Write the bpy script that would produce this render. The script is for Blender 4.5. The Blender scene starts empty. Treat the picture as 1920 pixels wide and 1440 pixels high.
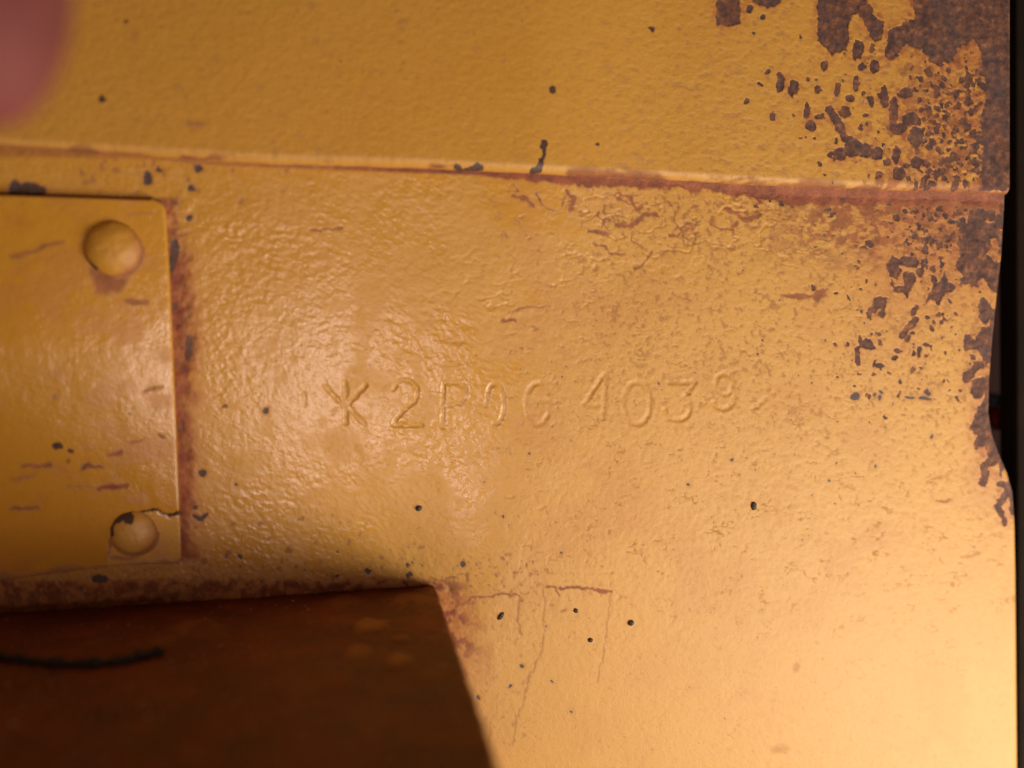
import bpy, math, random
import numpy as np
from mathutils import Vector, Matrix

rng = np.random.default_rng(7)
random.seed(7)
scene = bpy.context.scene
COL = scene.collection

# ------------------------------------------------------------------ camera
F_PX = 1844.0                       # focal length in photo pixels (1920 wide)
DIST = 0.165                        # metres from lens to the plate along the axis
YAW, PITCH = math.radians(9.7), math.radians(5.2)
FWD = Vector((math.sin(YAW)*math.cos(PITCH), math.cos(YAW)*math.cos(PITCH), -math.sin(PITCH)))
RIGHT = FWD.cross(Vector((0, 0, 1))).normalized()
UP = RIGHT.cross(FWD).normalized()
CPOS = -FWD * DIST
cam_d = bpy.data.cameras.new('camera')
cam = bpy.data.objects.new('camera', cam_d)
COL.objects.link(cam)
cam.matrix_world = Matrix((
    (RIGHT.x, UP.x, -FWD.x, CPOS.x),
    (RIGHT.y, UP.y, -FWD.y, CPOS.y),
    (RIGHT.z, UP.z, -FWD.z, CPOS.z),
    (0, 0, 0, 1)))
cam_d.sensor_width = 36.0
cam_d.lens = 36.0 * F_PX / 1920.0
cam_d.clip_start = 0.002
cam_d.clip_end = 50.0
cam_d.dof.use_dof = True
cam_d.dof.focus_distance = 0.172
cam_d.dof.aperture_fstop = 7.4
scene.camera = cam

# ------------------------------------------------------------------ world + lamps
world = bpy.data.worlds.new('World')
scene.world = world
world.use_nodes = True
world.node_tree.nodes['Background'].inputs[0].default_value = (1.0, 0.56, 0.28, 1)
world.node_tree.nodes['Background'].inputs[1].default_value = 0.065


def area_lamp(name, loc, aim, size, power, colour):
    d = bpy.data.lights.new(name, 'AREA')
    d.shape = 'RECTANGLE'
    d.size, d.size_y = size
    d.energy = power
    d.color = colour
    o = bpy.data.objects.new(name, d)
    COL.objects.link(o)
    o.location = loc
    o.rotation_euler = (Vector(aim) - Vector(loc)).to_track_quat('-Z', 'Y').to_euler()
    return o


area_lamp('key_lamp', (0.195, -0.160, -0.135), (0.05, 0, -0.02), (0.16, 0.14), 0.93, (1.0, 0.96, 0.88))
area_lamp('soft_lamp', (-0.028, -0.175, -0.0435), (-0.03, 0, 0.0), (0.050, 0.024), 0.090, (1.0, 0.74, 0.66))

scene.view_settings.view_transform = 'Standard'
scene.view_settings.look = 'None'
scene.view_settings.exposure = 0.0
scene.view_settings.gamma = 1.0
scene.render.resolution_x, scene.render.resolution_y = 1024, 768

# ------------------------------------------------------------------ pixel -> place
_R, _U, _F, _C = (np.array(v) for v in (RIGHT, UP, FWD, CPOS))


def place(px, py, h_mm):
    """point where the sight line of a photo pixel meets the surface standing h_mm proud of the plate"""
    px = np.asarray(px, float); py = np.asarray(py, float); h = np.asarray(h_mm, float)*1e-3
    a = (px-960.0)/F_PX; b = (720.0-py)/F_PX
    d = _F + a[..., None]*_R + b[..., None]*_U
    t = (-h - _C[1])/d[..., 1]
    return _C + t[..., None]*d


def pt(px, py, h_mm=0.0):
    return Vector(place(np.array(px), np.array(py), np.array(h_mm)))


# ------------------------------------------------------------------ numpy noise
TAB = rng.random((256, 256)).astype(np.float32)


def vnoise(x, y, seed=0):
    x = x + seed*37.31; y = y + seed*91.7
    xi = np.floor(x).astype(np.int32); yi = np.floor(y).astype(np.int32)
    fx = (x-xi).astype(np.float32); fy = (y-yi).astype(np.float32)
    fx = fx*fx*fx*(fx*(fx*6-15)+10); fy = fy*fy*fy*(fy*(fy*6-15)+10)
    x0 = xi & 255; x1 = (xi+1) & 255; y0 = yi & 255; y1 = (yi+1) & 255
    a = TAB[y0, x0]*(1-fx)+TAB[y0, x1]*fx
    b = TAB[y1, x0]*(1-fx)+TAB[y1, x1]*fx
    return (a*(1-fy)+b*fy)*2-1


def fbm(x, y, s, seed=0, octv=4, gain=0.5):
    out = 0; amp = 1; f = 1.0/s; tot = 0
    for k in range(octv):
        c, sn = math.cos(k*1.1+.3), math.sin(k*1.1+.3)
        out = out + amp*vnoise((x*c-y*sn)*f, (x*sn+y*c)*f, seed+k*3)
        tot += amp; amp *= gain; f *= 2.03
    return out/tot


def sstep(a, b, v):
    t = np.clip((v-a)/(b-a), 0, 1)
    return t*t*(3-2*t)


# rasters in photo pixels: one set of wear layers for each painted surface
X0, Y0, NX, NY = -60, -60, 2060, 1620
GX, GY = np.meshgrid(np.arange(NX, dtype=np.float32)+X0, np.arange(NY, dtype=np.float32)+Y0)
WARP1 = fbm(GX, GY, 26, 11, 3)
WARP2 = fbm(GX, GY, 26, 23, 3)
WARPF1 = fbm(GX, GY, 7, 31, 2)
WARPF2 = fbm(GX, GY, 7, 43, 2)
WX = GX + WARP1*5 + WARPF1*3.0
WY = GY + WARP2*5 + WARPF2*3.0


class Wear:
    def __init__(self):
        for k in ('bare', 'red', 'dirt', 'dark', 'pale', 'stain', 'matt', 'h'):
            setattr(self, k, np.zeros((NY, NX), np.float32))

    def _win(self, x0, y0, x1, y1, m=14):
        a = max(int(x0-m-X0), 0); b = min(int(x1+m-X0)+1, NX)
        c = max(int(y0-m-Y0), 0); d = min(int(y1+m-Y0)+1, NY)
        return slice(c, d), slice(a, b)

    def _put(self, layer, sl, dist, soft, amt):
        f = getattr(self, layer)
        f[sl] = np.maximum(f[sl], amt*np.clip(0.5-dist/soft, 0, 1))

    def blob(self, layer, x, y, rx, ry=None, ang=0, soft=2.5, amt=1.0, warp=True):
        ry = ry or rx
        R = max(rx, ry)
        sl = self._win(x-R, y-R, x+R, y+R, 16+soft)
        if sl[0].stop <= sl[0].start or sl[1].stop <= sl[1].start: return
        gx, gy = (WX[sl], WY[sl]) if warp else (GX[sl], GY[sl])
        c, s = math.cos(ang), math.sin(ang)
        u = (gx-x)*c+(gy-y)*s; v = -(gx-x)*s+(gy-y)*c
        k = np.sqrt((u/rx)**2+(v/ry)**2)
        self._put(layer, sl, (k-1)*min(rx, ry), soft, amt)

    def line(self, layer, pts, w, soft=2.5, amt=1.0, warp=True):
        pts = [(float(a), float(b)) for a, b in pts]
        xs = [p[0] for p in pts]; ys = [p[1] for p in pts]
        sl = self._win(min(xs)-w, min(ys)-w, max(xs)+w, max(ys)+w, 16+soft)
        gx, gy = (WX[sl], WY[sl]) if warp else (GX[sl], GY[sl])
        best = np.full(gx.shape, 1e9, np.float32)
        for (ax, ay), (bx, by) in zip(pts[:-1], pts[1:]):
            dx, dy = bx-ax, by-ay
            L = dx*dx+dy*dy+1e-9
            t = np.clip(((gx-ax)*dx+(gy-ay)*dy)/L, 0, 1)
            best = np.minimum(best, np.hypot(gx-ax-t*dx, gy-ay-t*dy))
        self._put(layer, sl, best-w*0.5, soft, amt)

    def poly(self, layer, pts, soft=2.5, amt=1.0, warp=True):
        xs = [p[0] for p in pts]; ys = [p[1] for p in pts]
        sl = self._win(min(xs), min(ys), max(xs), max(ys), 16+soft)
        gx, gy = (WX[sl], WY[sl]) if warp else (GX[sl], GY[sl])
        best = np.full(gx.shape, 1e9, np.float32)
        ins = np.zeros(gx.shape, bool)
        n = len(pts)
        for i in range(n):
            ax, ay = pts[i]; bx, by = pts[(i+1) % n]
            dx, dy = bx-ax, by-ay
            t = np.clip(((gx-ax)*dx+(gy-ay)*dy)/(dx*dx+dy*dy+1e-9), 0, 1)
            best = np.minimum(best, np.hypot(gx-ax-t*dx, gy-ay-t*dy))
            cond = ((ay > gy) != (by > gy)) & (gx < (bx-ax)*(gy-ay)/((by-ay) if by != ay else 1e-9)+ax)
            ins ^= cond
        self._put(layer, sl, np.where(ins, -best, best), soft, amt)

    def specks(self, layer, n, box, rmin, rmax, dens=None, soft=2.0, amt=1.0, elong=1.6):
        x0, y0, x1, y1 = box
        for _ in range(n):
            x = random.uniform(x0, x1); y = random.uniform(y0, y1)
            if dens is not None and random.random() > dens(x, y): continue
            r = rmin+(rmax-rmin)*random.random()**2.2
            self.blob(layer, x, y, r*random.uniform(.8, elong), r, random.uniform(-.6, 2.2), soft, amt*random.uniform(.7, 1))


def sample(r, px, py):
    """bilinear look-up, mirrored beyond the raster"""
    x = px-X0; y = py-Y0
    x = np.abs(x); y = np.abs(y)
    x = np.where(x > NX-2, 2*(NX-2)-x, x); y = np.where(y > NY-2, 2*(NY-2)-y, y)
    x = np.clip(x, 0, NX-2.001); y = np.clip(y, 0, NY-2.001)
    xi = x.astype(np.int32); yi = y.astype(np.int32)
    fx = x-xi; fy = y-yi
    return (r[yi, xi]*(1-fx)+r[yi, xi+1]*fx)*(1-fy)+(r[yi+1, xi]*(1-fx)+r[yi+1, xi+1]*fx)*fy


def blur(r, k):
    for _ in range(2):
        for ax in (0, 1):
            p = np.concatenate([np.repeat(np.take(r, [0], ax), k+1, ax), r, np.repeat(np.take(r, [-1], ax), k, ax)], ax)
            c_ = np.cumsum(p, ax, dtype=np.float64)
            n_ = r.shape[ax]
            r = ((np.take(c_, range(2*k+1, 2*k+1+n_), ax)-np.take(c_, range(0, n_), ax))/(2*k+1)).astype(np.float32)
    return r


def interp(pts):
    xs = np.array([p[0] for p in pts], float); ys = np.array([p[1] for p in pts], float)
    return lambda v: np.interp(v, xs, ys)


# outlines read off the photograph
SEAM = interp([(-700, 225), (-60, 264), (0, 270), (200, 283), (500, 302), (800, 311), (1000, 321), (1200, 331), (1400, 343), (1600, 352), (1750, 358), (1886, 363), (2100, 372)])
RIGHT_EDGE = interp([(200, 1880), (360, 1879), (480, 1872), (560, 1863), (650, 1854), (720, 1849), (775, 1848), (815, 1854), (850, 1866), (890, 1883), (925, 1893), (980, 1897), (1080, 1899), (1440, 1902), (2000, 1908)])
BRACKET_TOP = interp([(-800, 1205), (-60, 1153), (0, 1149), (300, 1131), (600, 1111), (808, 1098), (900, 1092)])


# ------------------------------------------------------------------ wear: upper plate
def Z6(zx, zy): return (1300+zx/3.097, zy/3.097)
def Z7(zx, zy): return (1400+zx/3.692, 340+zy/3.692)
def Z8(zx, zy): return (1600+zx/4.8, 700+zy/4.8)


up = Wear()
S6 = 1/3.097
up.poly('bare', [(1342, 4), (1362, -20), (1388, -10), (1390, 46), (1342, 48)])
up.blob('bare', 1438, 2, 28, 12)
up.poly('bare', [(1533, -30), (1622, -30), (1630, 22), (1596, 30), (1588, 92), (1560, 102), (1531, 74)])
up.poly('bare', [(1600, 10), (1640, 28), (1660, 40), (1656, 76), (1640, 80), (1620, 48)])
up.blob('bare', 1607, 94, 12, 18)
up.poly('bare', [(1700, -60), (1714, 34), (1668, 60), (1660, 108), (1672, 112), (1700, 82), (1722, 66), (1728, 98), (1778, 121), (1797, 92), (1828, 76), (1842, 108), (1850, 181), (1838, 226), (1846, 290), (1841, 352), (1960, 356), (1960, -60)])
for zx, zy, rx, ry in [(425, 415, 15, 20), (500, 480, 26, 60), (580, 510, 28, 52), (665, 455, 14, 18), (720, 515, 20, 28),
                       (835, 520, 18, 45), (765, 380, 22, 34), (1050, 390, 30, 35), (945, 480, 22, 44), (910, 565, 26, 24),
                       (985, 540, 15, 15), (1030, 590, 20, 34), (310, 578, 16, 18), (470, 680, 16, 36), (665, 640, 20, 58),
                       (685, 730, 34, 28), (735, 680, 34, 20), (880, 650, 34, 38), (930, 860, 56, 54), (995, 880, 40, 40),
                       (788, 905, 20, 20), (850, 895, 42, 38), (1060, 890, 34, 38), (1000, 660, 18, 12), (980, 740, 12, 28),
                       (1015, 720, 12, 15), (1075, 770, 12, 14), (825, 820, 12, 24), (705, 805, 14, 12), (645, 805, 8, 9),
                       (730, 960, 9, 18), (1075, 1015, 16, 24), (1018, 1020, 9, 11), (750, 1025, 9, 9), (1190, 1010, 40, 44),
                       (1120, 940, 28, 22), (1180, 900, 24, 54), (1160, 650, 28, 90), (1110, 560, 24, 66), (1230, 545, 46, 30),
                       (1265, 690, 50, 46), (1190, 740, 54, 34), (1290, 800, 46, 60), (1290, 940, 36, 38), (410, 100, 16, 20),
                       (325, 50, 20, 24), (350, 188, 9, 12), (630, 210, 9, 16), (1010, 50, 30, 40), (395, 490, 14, 14),
                       (980, 385, 20, 20), (1300, 230, 70, 50), (1420, 330, 60, 40), (940, 330, 16, 26), (1040, 280, 14, 26)]:
    x, y = Z6(zx, zy)
    up.blob('bare', x, y, max(rx*S6, 2.6), max(ry*S6, 2.6))
up.line('bare', [Z6(795, 635), Z6(840, 720), Z6(890, 810), Z6(940, 850)], 17)


def dens_up(x, y):
    return float(np.clip((x-1690)/60, 0, 1)*np.clip((y-110)/50, 0, 1))


up.specks('bare', 700, (1660, 110, 1850, 352), 1.4, 7.0, dens_up)
up.specks('dark', 160, (1560, 100, 1850, 352), 1.2, 3.6, lambda x, y: (x-1540)/260, amt=.8)
up.specks('red', 260, (1600, 60, 1860, 352), 2.0, 9, lambda x, y: np.clip((x-1600)/160, 0, 1), amt=.75)
up.specks('bare', 40, (1480, 100, 1700, 340), 1.5, 4, lambda x, y: (x-1450)/300)
n1 = fbm(GX, GY, 30, 51, 4)
rightness = sstep(1560, 1830, GX + 40*WARP1)
up.stain[:] = np.maximum(up.stain, rightness*sstep(-.45, .3, n1+.5*fbm(GX, GY, 9, 53, 3)))
up.red[:] = np.maximum(up.red, .7*sstep(1620, 1760, GX)*sstep(.0, .4, fbm(GX, GY, 12, 61, 4)))
up.line('dark', [(1022, 266), (1020, 290), (1010, 306), (1004, 316)], 9)
up.blob('dark', 1020, 272, 7, 10); up.blob('dark', 1006, 314, 10, 6)
up.blob('dark', 886, 311, 22, 7); up.blob('dark', 858, 309, 9, 5)
for x, y, r in [(190, 187, 8), (1036, 170, 7), (1222, 56, 6), (238, 40, 5), (640, 115, 3), (1120, 270, 4)]:
    up.blob('dark', x, y, r, r, amt=.75, soft=4)
up.blob('red', 366, 233, 20, 6, amt=.55, soft=7)
up.specks('red', 60, (200, 10, 1500, 300), 1.2, 4, amt=.5)
up.specks('dirt', 90, (100, 10, 1600, 300), 2, 9, amt=.35, soft=6)
# lip along the lower edge: rusty in places
lipd = SEAM(GX) - GY
lip = (1-sstep(6, 20, lipd+4*WARP1))
up.red[:] = np.maximum(up.red, .8*lip*sstep(.05, .35, fbm(GX, GY*4, 60, 71, 4)+.12*sstep(1050, 1200, GX)-.25*sstep(250, 330, GX)*(1-sstep(1000, 1150, GX))+.2*sstep(1600, 1700, GX)))
up.red[:] = np.maximum(up.red, .6*(1-sstep(250, 300, GX))*(1-sstep(4, 10, np.abs(lipd-1))))

halo = blur(up.bare, 14)
mott = fbm(GX, GY, 9, 93, 3)
up.stain[:] = np.maximum(up.stain, np.clip(2.3*halo, 0, 1)*sstep(-.5, .3, mott))
up.red[:] = np.maximum(up.red, .8*np.clip(2.2*halo, 0, 1)*sstep(.05, .45, mott)*sstep(1500, 1700, GX))
# height: orange peel
peel = fbm(GX*.9+GY*.35, GY*1.3-GX*.3, 13, 81, 3)
peelb = fbm(GX*.8+GY*.2, GY*1.3-GX*.2, 8, 85, 3)
upr = sstep(900, 1500, GX)
up.h[:] = 0.034*peel + (.016+.030*upr)*peelb + 0.10*fbm(GX, GY, 220, 91, 2)
up.dirt[:] = np.maximum(up.dirt, (.15+.40*upr)*sstep(.22, .60, -peelb-.25*peel))
up.matt[:] = .25+.5*upr
lipz = (1-sstep(10, 20, lipd))
up.matt[:] = np.maximum(up.matt, lipz)
up.h -= (0.070-.05*mott)*np.clip(up.bare, 0, 1)
up.h += .045*np.clip(2.6*blur(up.bare, 3)*(1-up.bare), 0, 1) + .045*up.bare*fbm(GX, GY, 6, 97, 2)
up.h += 0.035*up.stain*fbm(GX, GY, 7, 95, 2)

# ------------------------------------------------------------------ wear: main plate
mn = Wear()
S7 = 1/3.692
for P in [[(1545, 190), (1640, 185), (1672, 240), (1615, 285), (1690, 290), (1750, 190), (1790, 190), (1790, 260), (1740, 380), (1700, 385), (1690, 440), (1655, 500), (1705, 560), (1790, 600), (1790, 760), (1700, 765), (1660, 690), (1640, 660), (1610, 690), (1580, 742), (1530, 712), (1465, 722), (1490, 640), (1440, 580), (1480, 520), (1468, 450), (1522, 440), (1510, 380), (1480, 350), (1540, 300)],
          [(1005, 515), (1040, 540), (1090, 500), (1160, 530), (1188, 570), (1160, 602), (1090, 602), (1072, 570), (1050, 580), (1064, 640), (1040, 672), (990, 652), (968, 590)],
          [(1080, 640), (1160, 640), (1172, 680), (1140, 760), (1110, 812), (1080, 760), (1010, 752), (1008, 718), (1090, 720)],
          [(1265, 650), (1312, 650), (1320, 712), (1380, 615), (1402, 690), (1444, 720), (1420, 762), (1380, 772), (1332, 862), (1270, 812), (1218, 852), (1250, 780), (1290, 720)],
          [(880, 793), (972, 793), (966, 922), (940, 922), (930, 872), (890, 900), (850, 968), (828, 930), (840, 880), (880, 830)],
          [(768, 1055), (800, 1092), (860, 1078), (892, 1150), (860, 1172), (800, 1142), (782, 1190), (786, 1272), (758, 1272), (748, 1160), (780, 1130)],
          [(1505, 1068), (1540, 1056), (1580, 1100), (1620, 1020), (1760, 1000), (1760, 1240), (1640, 1232), (1600, 1172), (1508, 1168)],
          [(1640, 1240), (1590, 1240), (1510, 1340), (1500, 1390), (1550, 1390), (1600, 1310), (1660, 1280)]]:
    mn.poly('bare', [Z7(*p) for p in P])
mn.line('bare', [Z7(1170, 960), Z7(1130, 1010), Z7(1070, 1062)], 13)
for zx, zy, rx, ry in [(1205, 630, 32, 36), (1300, 605, 22, 30), (1390, 390, 24, 30), (1345, 430, 14, 20), (1160, 890, 22, 40),
                       (1245, 940, 15, 15), (1350, 970, 16, 22), (1280, 1020, 20, 22), (1110, 1090, 18, 18), (1050, 1170, 30, 20),
                       (1020, 1235, 24, 20), (1150, 1195, 16, 28), (1195, 1180, 16, 36), (1240, 1130, 28, 12), (1245, 1205, 13, 10),
                       (877, 1262, 7, 30), (920, 1275, 38, 20), (1150, 1305, 13, 24), (1200, 1300, 12, 11), (870, 1340, 20, 13),
                       (990, 1330, 9, 14), (780, 1340, 16, 10), (1050, 1390, 11, 11), (740, 1415, 13, 12), (1650, 900, 44, 90),
                       (1620, 1405, 60, 44), (160, 128, 14, 11), (55, 175, 17, 13), (240, 160, 18, 26), (600, 230, 22, 16), (450, 725, 19, 24),
                       (615, 770, 10, 9), (710, 810, 8, 20), (855, 425, 26, 18), (1035, 265, 18, 28), (930, 1110, 18, 20), (910, 1048, 22, 10),
                       (1440, 355, 12, 18), (1490, 270, 30, 20), (1505, 300, 20, 30), (1415, 280, 16, 20), (1320, 240, 10, 18), (1240, 410, 14, 16), (1300, 405, 12, 12),
                       (700, 1120, 16, 16), (830, 690, 9, 16), (1690, 230, 30, 40), (1640, 430, 34, 34)]:
    x, y = Z7(zx, zy)
    mn.blob('bare', x, y, max(rx*S7, 2.4), max(ry*S7, 2.4))
mn.blob('bare', 1814, 708, 9, 11); mn.blob('bare', 1834, 731, 13, 15)
mn.poly('bare', [(1870, 748), (1846, 750), (1835, 760), (1831, 777), (1819, 792), (1816, 804), (1825, 813), (1833, 815), (1825, 833), (1826, 842), (1833, 842), (1835, 833), (1848, 837), (1850, 858), (1842, 877), (1842, 894), (1832, 905), (1848, 918), (1854, 900), (1854, 877), (1870, 870), (1880, 820)])
mn.line('bare', [(1873, 905), (1888, 908), (1885, 925), (1877, 935), (1870, 950), (1877, 962), (1881, 978)], 12)
mn.line('bare', [(1898, 925), (1904, 960), (1908, 990)], 9, amt=.8)
for a in np.linspace(0, 1, 9):
    y = 380+a*560
    mn.blob('bare', float(RIGHT_EDGE(y)), y, 3.5, 30, amt=.85)
for x, y, rx, ry in [(1740, 735, 6, 5), (1705, 747, 12, 3), (1735, 747, 14, 4), (1602, 743, 8, 7), (1638, 742, 4, 4), (1648, 747, 4, 6), (1650, 735, 4, 4),
                     (1686, 716, 3, 5), (1747, 817, 4, 4), (1642, 877, 3, 3)]:
    mn.blob('dark', x, y, rx, ry)


def dens_mn(x, y):
    return float(np.clip((x-1540)/220, 0, 1)*np.clip((640-abs(y-480)*1.6)/520, 0, 1))


mn.specks('bare', 300, (1540, 385, 1860, 800), 1.4, 4.6, dens_mn)
mn.specks('bare', 130, (1690, 390, 1812, 500), 1.6, 5.2)
mn.specks('dark', 90, (1350, 500, 1850, 900), 1.0, 2.6)
# isolated dark flecks
for x, y, rx, ry in [(52, 356, 34, 13), (28, 352, 10, 14), (278, 333, 9, 12), (301, 319, 5, 5), (373, 314, 9, 7), (358, 352, 6, 6), (354, 412, 5, 5),
                     (380, 890, 7, 7), (448, 1046, 5, 4), (185, 1086, 16, 8),
                     (500, 772, 6, 5), (868, 1056, 5, 5), (1291, 911, 3, 3),
                     (328, 470, 9, 22), (322, 492, 7, 16), (632, 1080, 5, 4), (770, 1079, 7, 6), (690, 1072, 6, 4),
                     (895, 1310, 4, 4), (955, 1285, 3, 3), (1070, 1335, 3, 3), (1055, 1040, 3, 3), (945, 968, 3, 4), (980, 1250, 3, 3), (444, 908, 4, 3), (910, 905, 3, 3), (1035, 1275, 3, 3)]:
    mn.blob('dark', x, y, rx, ry, soft=3)
mn.line('dark', [(364, 968), (378, 970), (388, 964)], 8); mn.blob('dark', 365, 952, 4, 4)
mn.specks('dark', 90, (800, 1040, 1500, 1420), .8, 2.0, amt=.8)
mn.specks('dark', 120, (850, 640, 1600, 1050), .8, 2.0)
mn.specks('dark', 90, (340, 1000, 800, 1110), 1.0, 2.8, amt=.8)
# seam: red primer strip that widens to the right
low = interp([(-60, 288), (0, 292), (250, 296), (400, 310), (900, 329), (1050, 345), (1200, 351), (1300, 358), (1400, 372), (1480, 386), (1600, 386), (1750, 384), (1886, 388), (2000, 390)])
g = GY - low(GX) - 9*fbm(GX, GY, 22, 101, 4)*sstep(800, 1100, GX) - 5*WARPF1*sstep(900, 1200, GX)
mn.red[:] = np.maximum(mn.red, np.clip(.5-g/5, 0, 1)*(0.55+.45*sstep(300, 900, GX)))
# veins and flakes of red below the seam, right of centre
ridge = np.abs(fbm(GX, GY*1.25, 46, 111, 3))
brk = fbm(GX, GY, 34, 121, 2)
veinzone = sstep(880, 1000, GX)*(1-sstep(1560, 1720, GX))*(1-sstep(430, 560, GY+.10*(GX-1200)))
mn.red[:] = np.maximum(mn.red, .85*veinzone*(1-sstep(.018, .05, ridge))*sstep(-.05, .2, brk))
zone2 = sstep(1400, 1560, GX+30*WARP1)*(1-sstep(430, 540, GY+40*WARP2))
mn.red[:] = np.maximum(mn.red, .75*zone2*sstep(.02, .3, fbm(GX, GY*1.5, 24, 131, 4)+.25*sstep(480, 380, GY)))
mn.stain[:] = np.maximum(mn.stain, .8*sstep(1500, 1700, GX+50*WARP1)*(1-sstep(480, 660, GY+60*WARP2)))
mn.stain[:] = np.maximum(mn.stain, .55*sstep(1780, 1850, GX+20*WARP1)*(1-sstep(900, 1000, GY)))
for P, w in [([(960, 368), (985, 372), (998, 385)], 7), ([(1060, 360), (1078, 375), (1068, 395)], 10), ([(1158, 420), (1182, 422), (1212, 402), (1232, 404)], 9),
             ([(1105, 434), (1140, 438)], 8), ([(1364, 390), (1380, 398)], 10), ([(1384, 404), (1400, 415), (1424, 404)], 9), ([(1372, 425), (1380, 420)], 8),
             ([(1190, 505), (1205, 500), (1222, 475)], 5), ([(1185, 370), (1195, 395), (1205, 385)], 6), ([(1252, 440), (1270, 444), (1300, 425), (1310, 415)], 4),
             ([(1330, 420), (1350, 430), (1372, 432)], 4), ([(1110, 456), (1135, 462), (1145, 474), (1172, 474)], 4), ([(940, 600), (968, 600)], 7),
             ([(955, 585), (985, 577), (1030, 573)], 3), ([(580, 430), (640, 428)], 4), ([(418, 764), (426, 762)], 7)]:
    mn.line('red', P, w, amt=.85)
mn.poly('red', [(1462, 550), (1500, 549), (1520, 553), (1530, 541), (1554, 541), (1545, 555), (1532, 566), (1520, 558), (1500, 562), (1478, 558)], amt=.85)
mn.line('red', [(1755, 938), (1768, 941), (1782, 936)], 5, amt=.7); mn.line('red', [(1740, 905), (1755, 895), (1768, 893)], 4, amt=.45)
mn.line('red', [(1800, 1045), (1815, 1040), (1835, 1036)], 6, amt=.4)
mn.blob('red', 1463, 1404, 14, 8, amt=.35, soft=10); mn.blob('red', 1495, 1250, 7, 8, amt=.3, soft=6)
# small crescent cracks across the right half
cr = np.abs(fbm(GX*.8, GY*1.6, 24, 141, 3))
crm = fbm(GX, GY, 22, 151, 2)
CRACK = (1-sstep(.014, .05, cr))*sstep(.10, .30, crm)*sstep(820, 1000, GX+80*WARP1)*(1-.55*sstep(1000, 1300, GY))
mn.dirt[:] = np.maximum(mn.dirt, .52*CRACK*(1-.7*sstep(1050, 1300, GY)))  # brown in the cracks paints in the shadow of their relief
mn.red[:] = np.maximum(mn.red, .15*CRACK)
# wear round the cover plate: rust band down its right side, dusty band below
bandx = interp([(340, 322), (480, 342), (600, 352), (760, 354), (900, 352), (1060, 358), (1100, 358)])
db = GX - bandx(GY) - 20*fbm(GX, GY, 34, 161, 4)
band = (1-sstep(-6, 16, db))*sstep(364, 380, GY)*(1-sstep(1040, 1062, GY))
mn.red[:] = np.maximum(mn.red, band*np.clip(.85+.6*fbm(GX, GY, 18, 171, 3), 0, 1))
mn.stain[:] = np.maximum(mn.stain, .75*(1-sstep(-4, 48, db))*sstep(430, 500, GY)*(1-sstep(1030, 1080, GY)))
mn.dark[:] = np.maximum(mn.dark, band*sstep(.08, .40, fbm(GX, GY*.6, 26, 181, 3))*.6)
dd = GY - interp([(-60, 1090), (0, 1083), (150, 1062), (340, 1050), (420, 1050), (600, 1075), (760, 1100), (900, 1100)])(GX)
dust = sstep(-6, 22, dd+14*fbm(GX, GY, 30, 191, 4))*(1-sstep(720, 830, GX))*(1-.55*sstep(330, 500, GX))
mn.dirt[:] = np.maximum(mn.dirt, dust*np.clip(.40+.9*fbm(GX, GY, 5, 461, 3)+.3*fbm(GX, GY, 40, 463, 2), 0, 1)*(.65+.35*sstep(20, 60, dd)))
mn.specks('dark', 120, (-40, 1065, 420, 1150), 1.2, 5, amt=.55)
mn.specks('dirt', 150, (360, 960, 800, 1105), 1.5, 5, lambda x, y: (y-940)/160, amt=.8)
mn.specks('red', 120, (150, 295, 620, 380), 1.5, 7, lambda x, y: 1-(x-150)/500, amt=.55, soft=4)
# rust creeping from the ledge corner and down the lower plate
cx = GX - np.interp(GY, [1080, 1100, 1250, 1440], [800, 812, 862, 916])
cr1 = (1-sstep(10, 95, cx+22*WARP1))*sstep(1078, 1100, GY)*(1-.8*sstep(1150, 1330, GY))
mn.stain[:] = np.maximum(mn.stain, .95*cr1)
mn.red[:] = np.maximum(mn.red, (1-sstep(10, 85, cx))*sstep(1080, 1096, GY)*(1-sstep(1170, 1300, GY))*sstep(-.25, .2, fbm(GX, GY, 14, 201, 4)))
mn.h += .10*(1-sstep(10, 85, cx))*sstep(1080, 1096, GY)*(1-sstep(1170, 1300, GY))*fbm(GX, GY, 12, 203, 3)
streak = sstep(.0, .5, fbm(GX+.25*GY, GY*.12, 32, 211, 3))*(1-sstep(880, 1010, GX-.0*GY))*sstep(1180, 1300, GY)
mn.red[:] = np.maximum(mn.red, .28*streak)
for P, w, a in [([(868, 1131), (886, 1120), (920, 1116), (968, 1115), (976, 1120)], 4.5, .85), ([(1026, 1100), (1040, 1102), (1046, 1113)], 4.5, .8),
                ([(1049, 1103), (1100, 1104), (1144, 1109)], 5.5, .9), ([(1145, 1110), (1143, 1150), (1136, 1190), (1130, 1230), (1118, 1280)], 3, .45),
                ([(1020, 1104), (1020, 1180), (1014, 1222), (996, 1256), (984, 1310), (966, 1360), (960, 1400)], 3, .5),
                ([(976, 1122), (972, 1165), (975, 1190)], 5, .5), ([(936, 1300), (925, 1350), (918, 1390)], 3, .35), ([(1052, 1146), (1062, 1146)], 5, .5),
                ([(808, 1083), (826, 1087), (840, 1083), (856, 1082)], 4, .7)]:
    mn.line('red', P, w, amt=a)
mn.specks('red', 110, (870, 1110, 1000, 1420), 1, 4, amt=.4)
mn.specks('red', 160, (820, 1040, 1010, 1130), 1, 3.5, amt=.7)

# stamped characters: strokes in photo pixels (weight for how clearly each one took)
def arc(cx, cy, rx, ry, a0, a1, n=14):
    return [(cx+rx*math.cos(math.radians(a0+(a1-a0)*i/n)), cy+ry*math.sin(math.radians(a0+(a1-a0)*i/n))) for i in range(n+1)]


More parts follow.
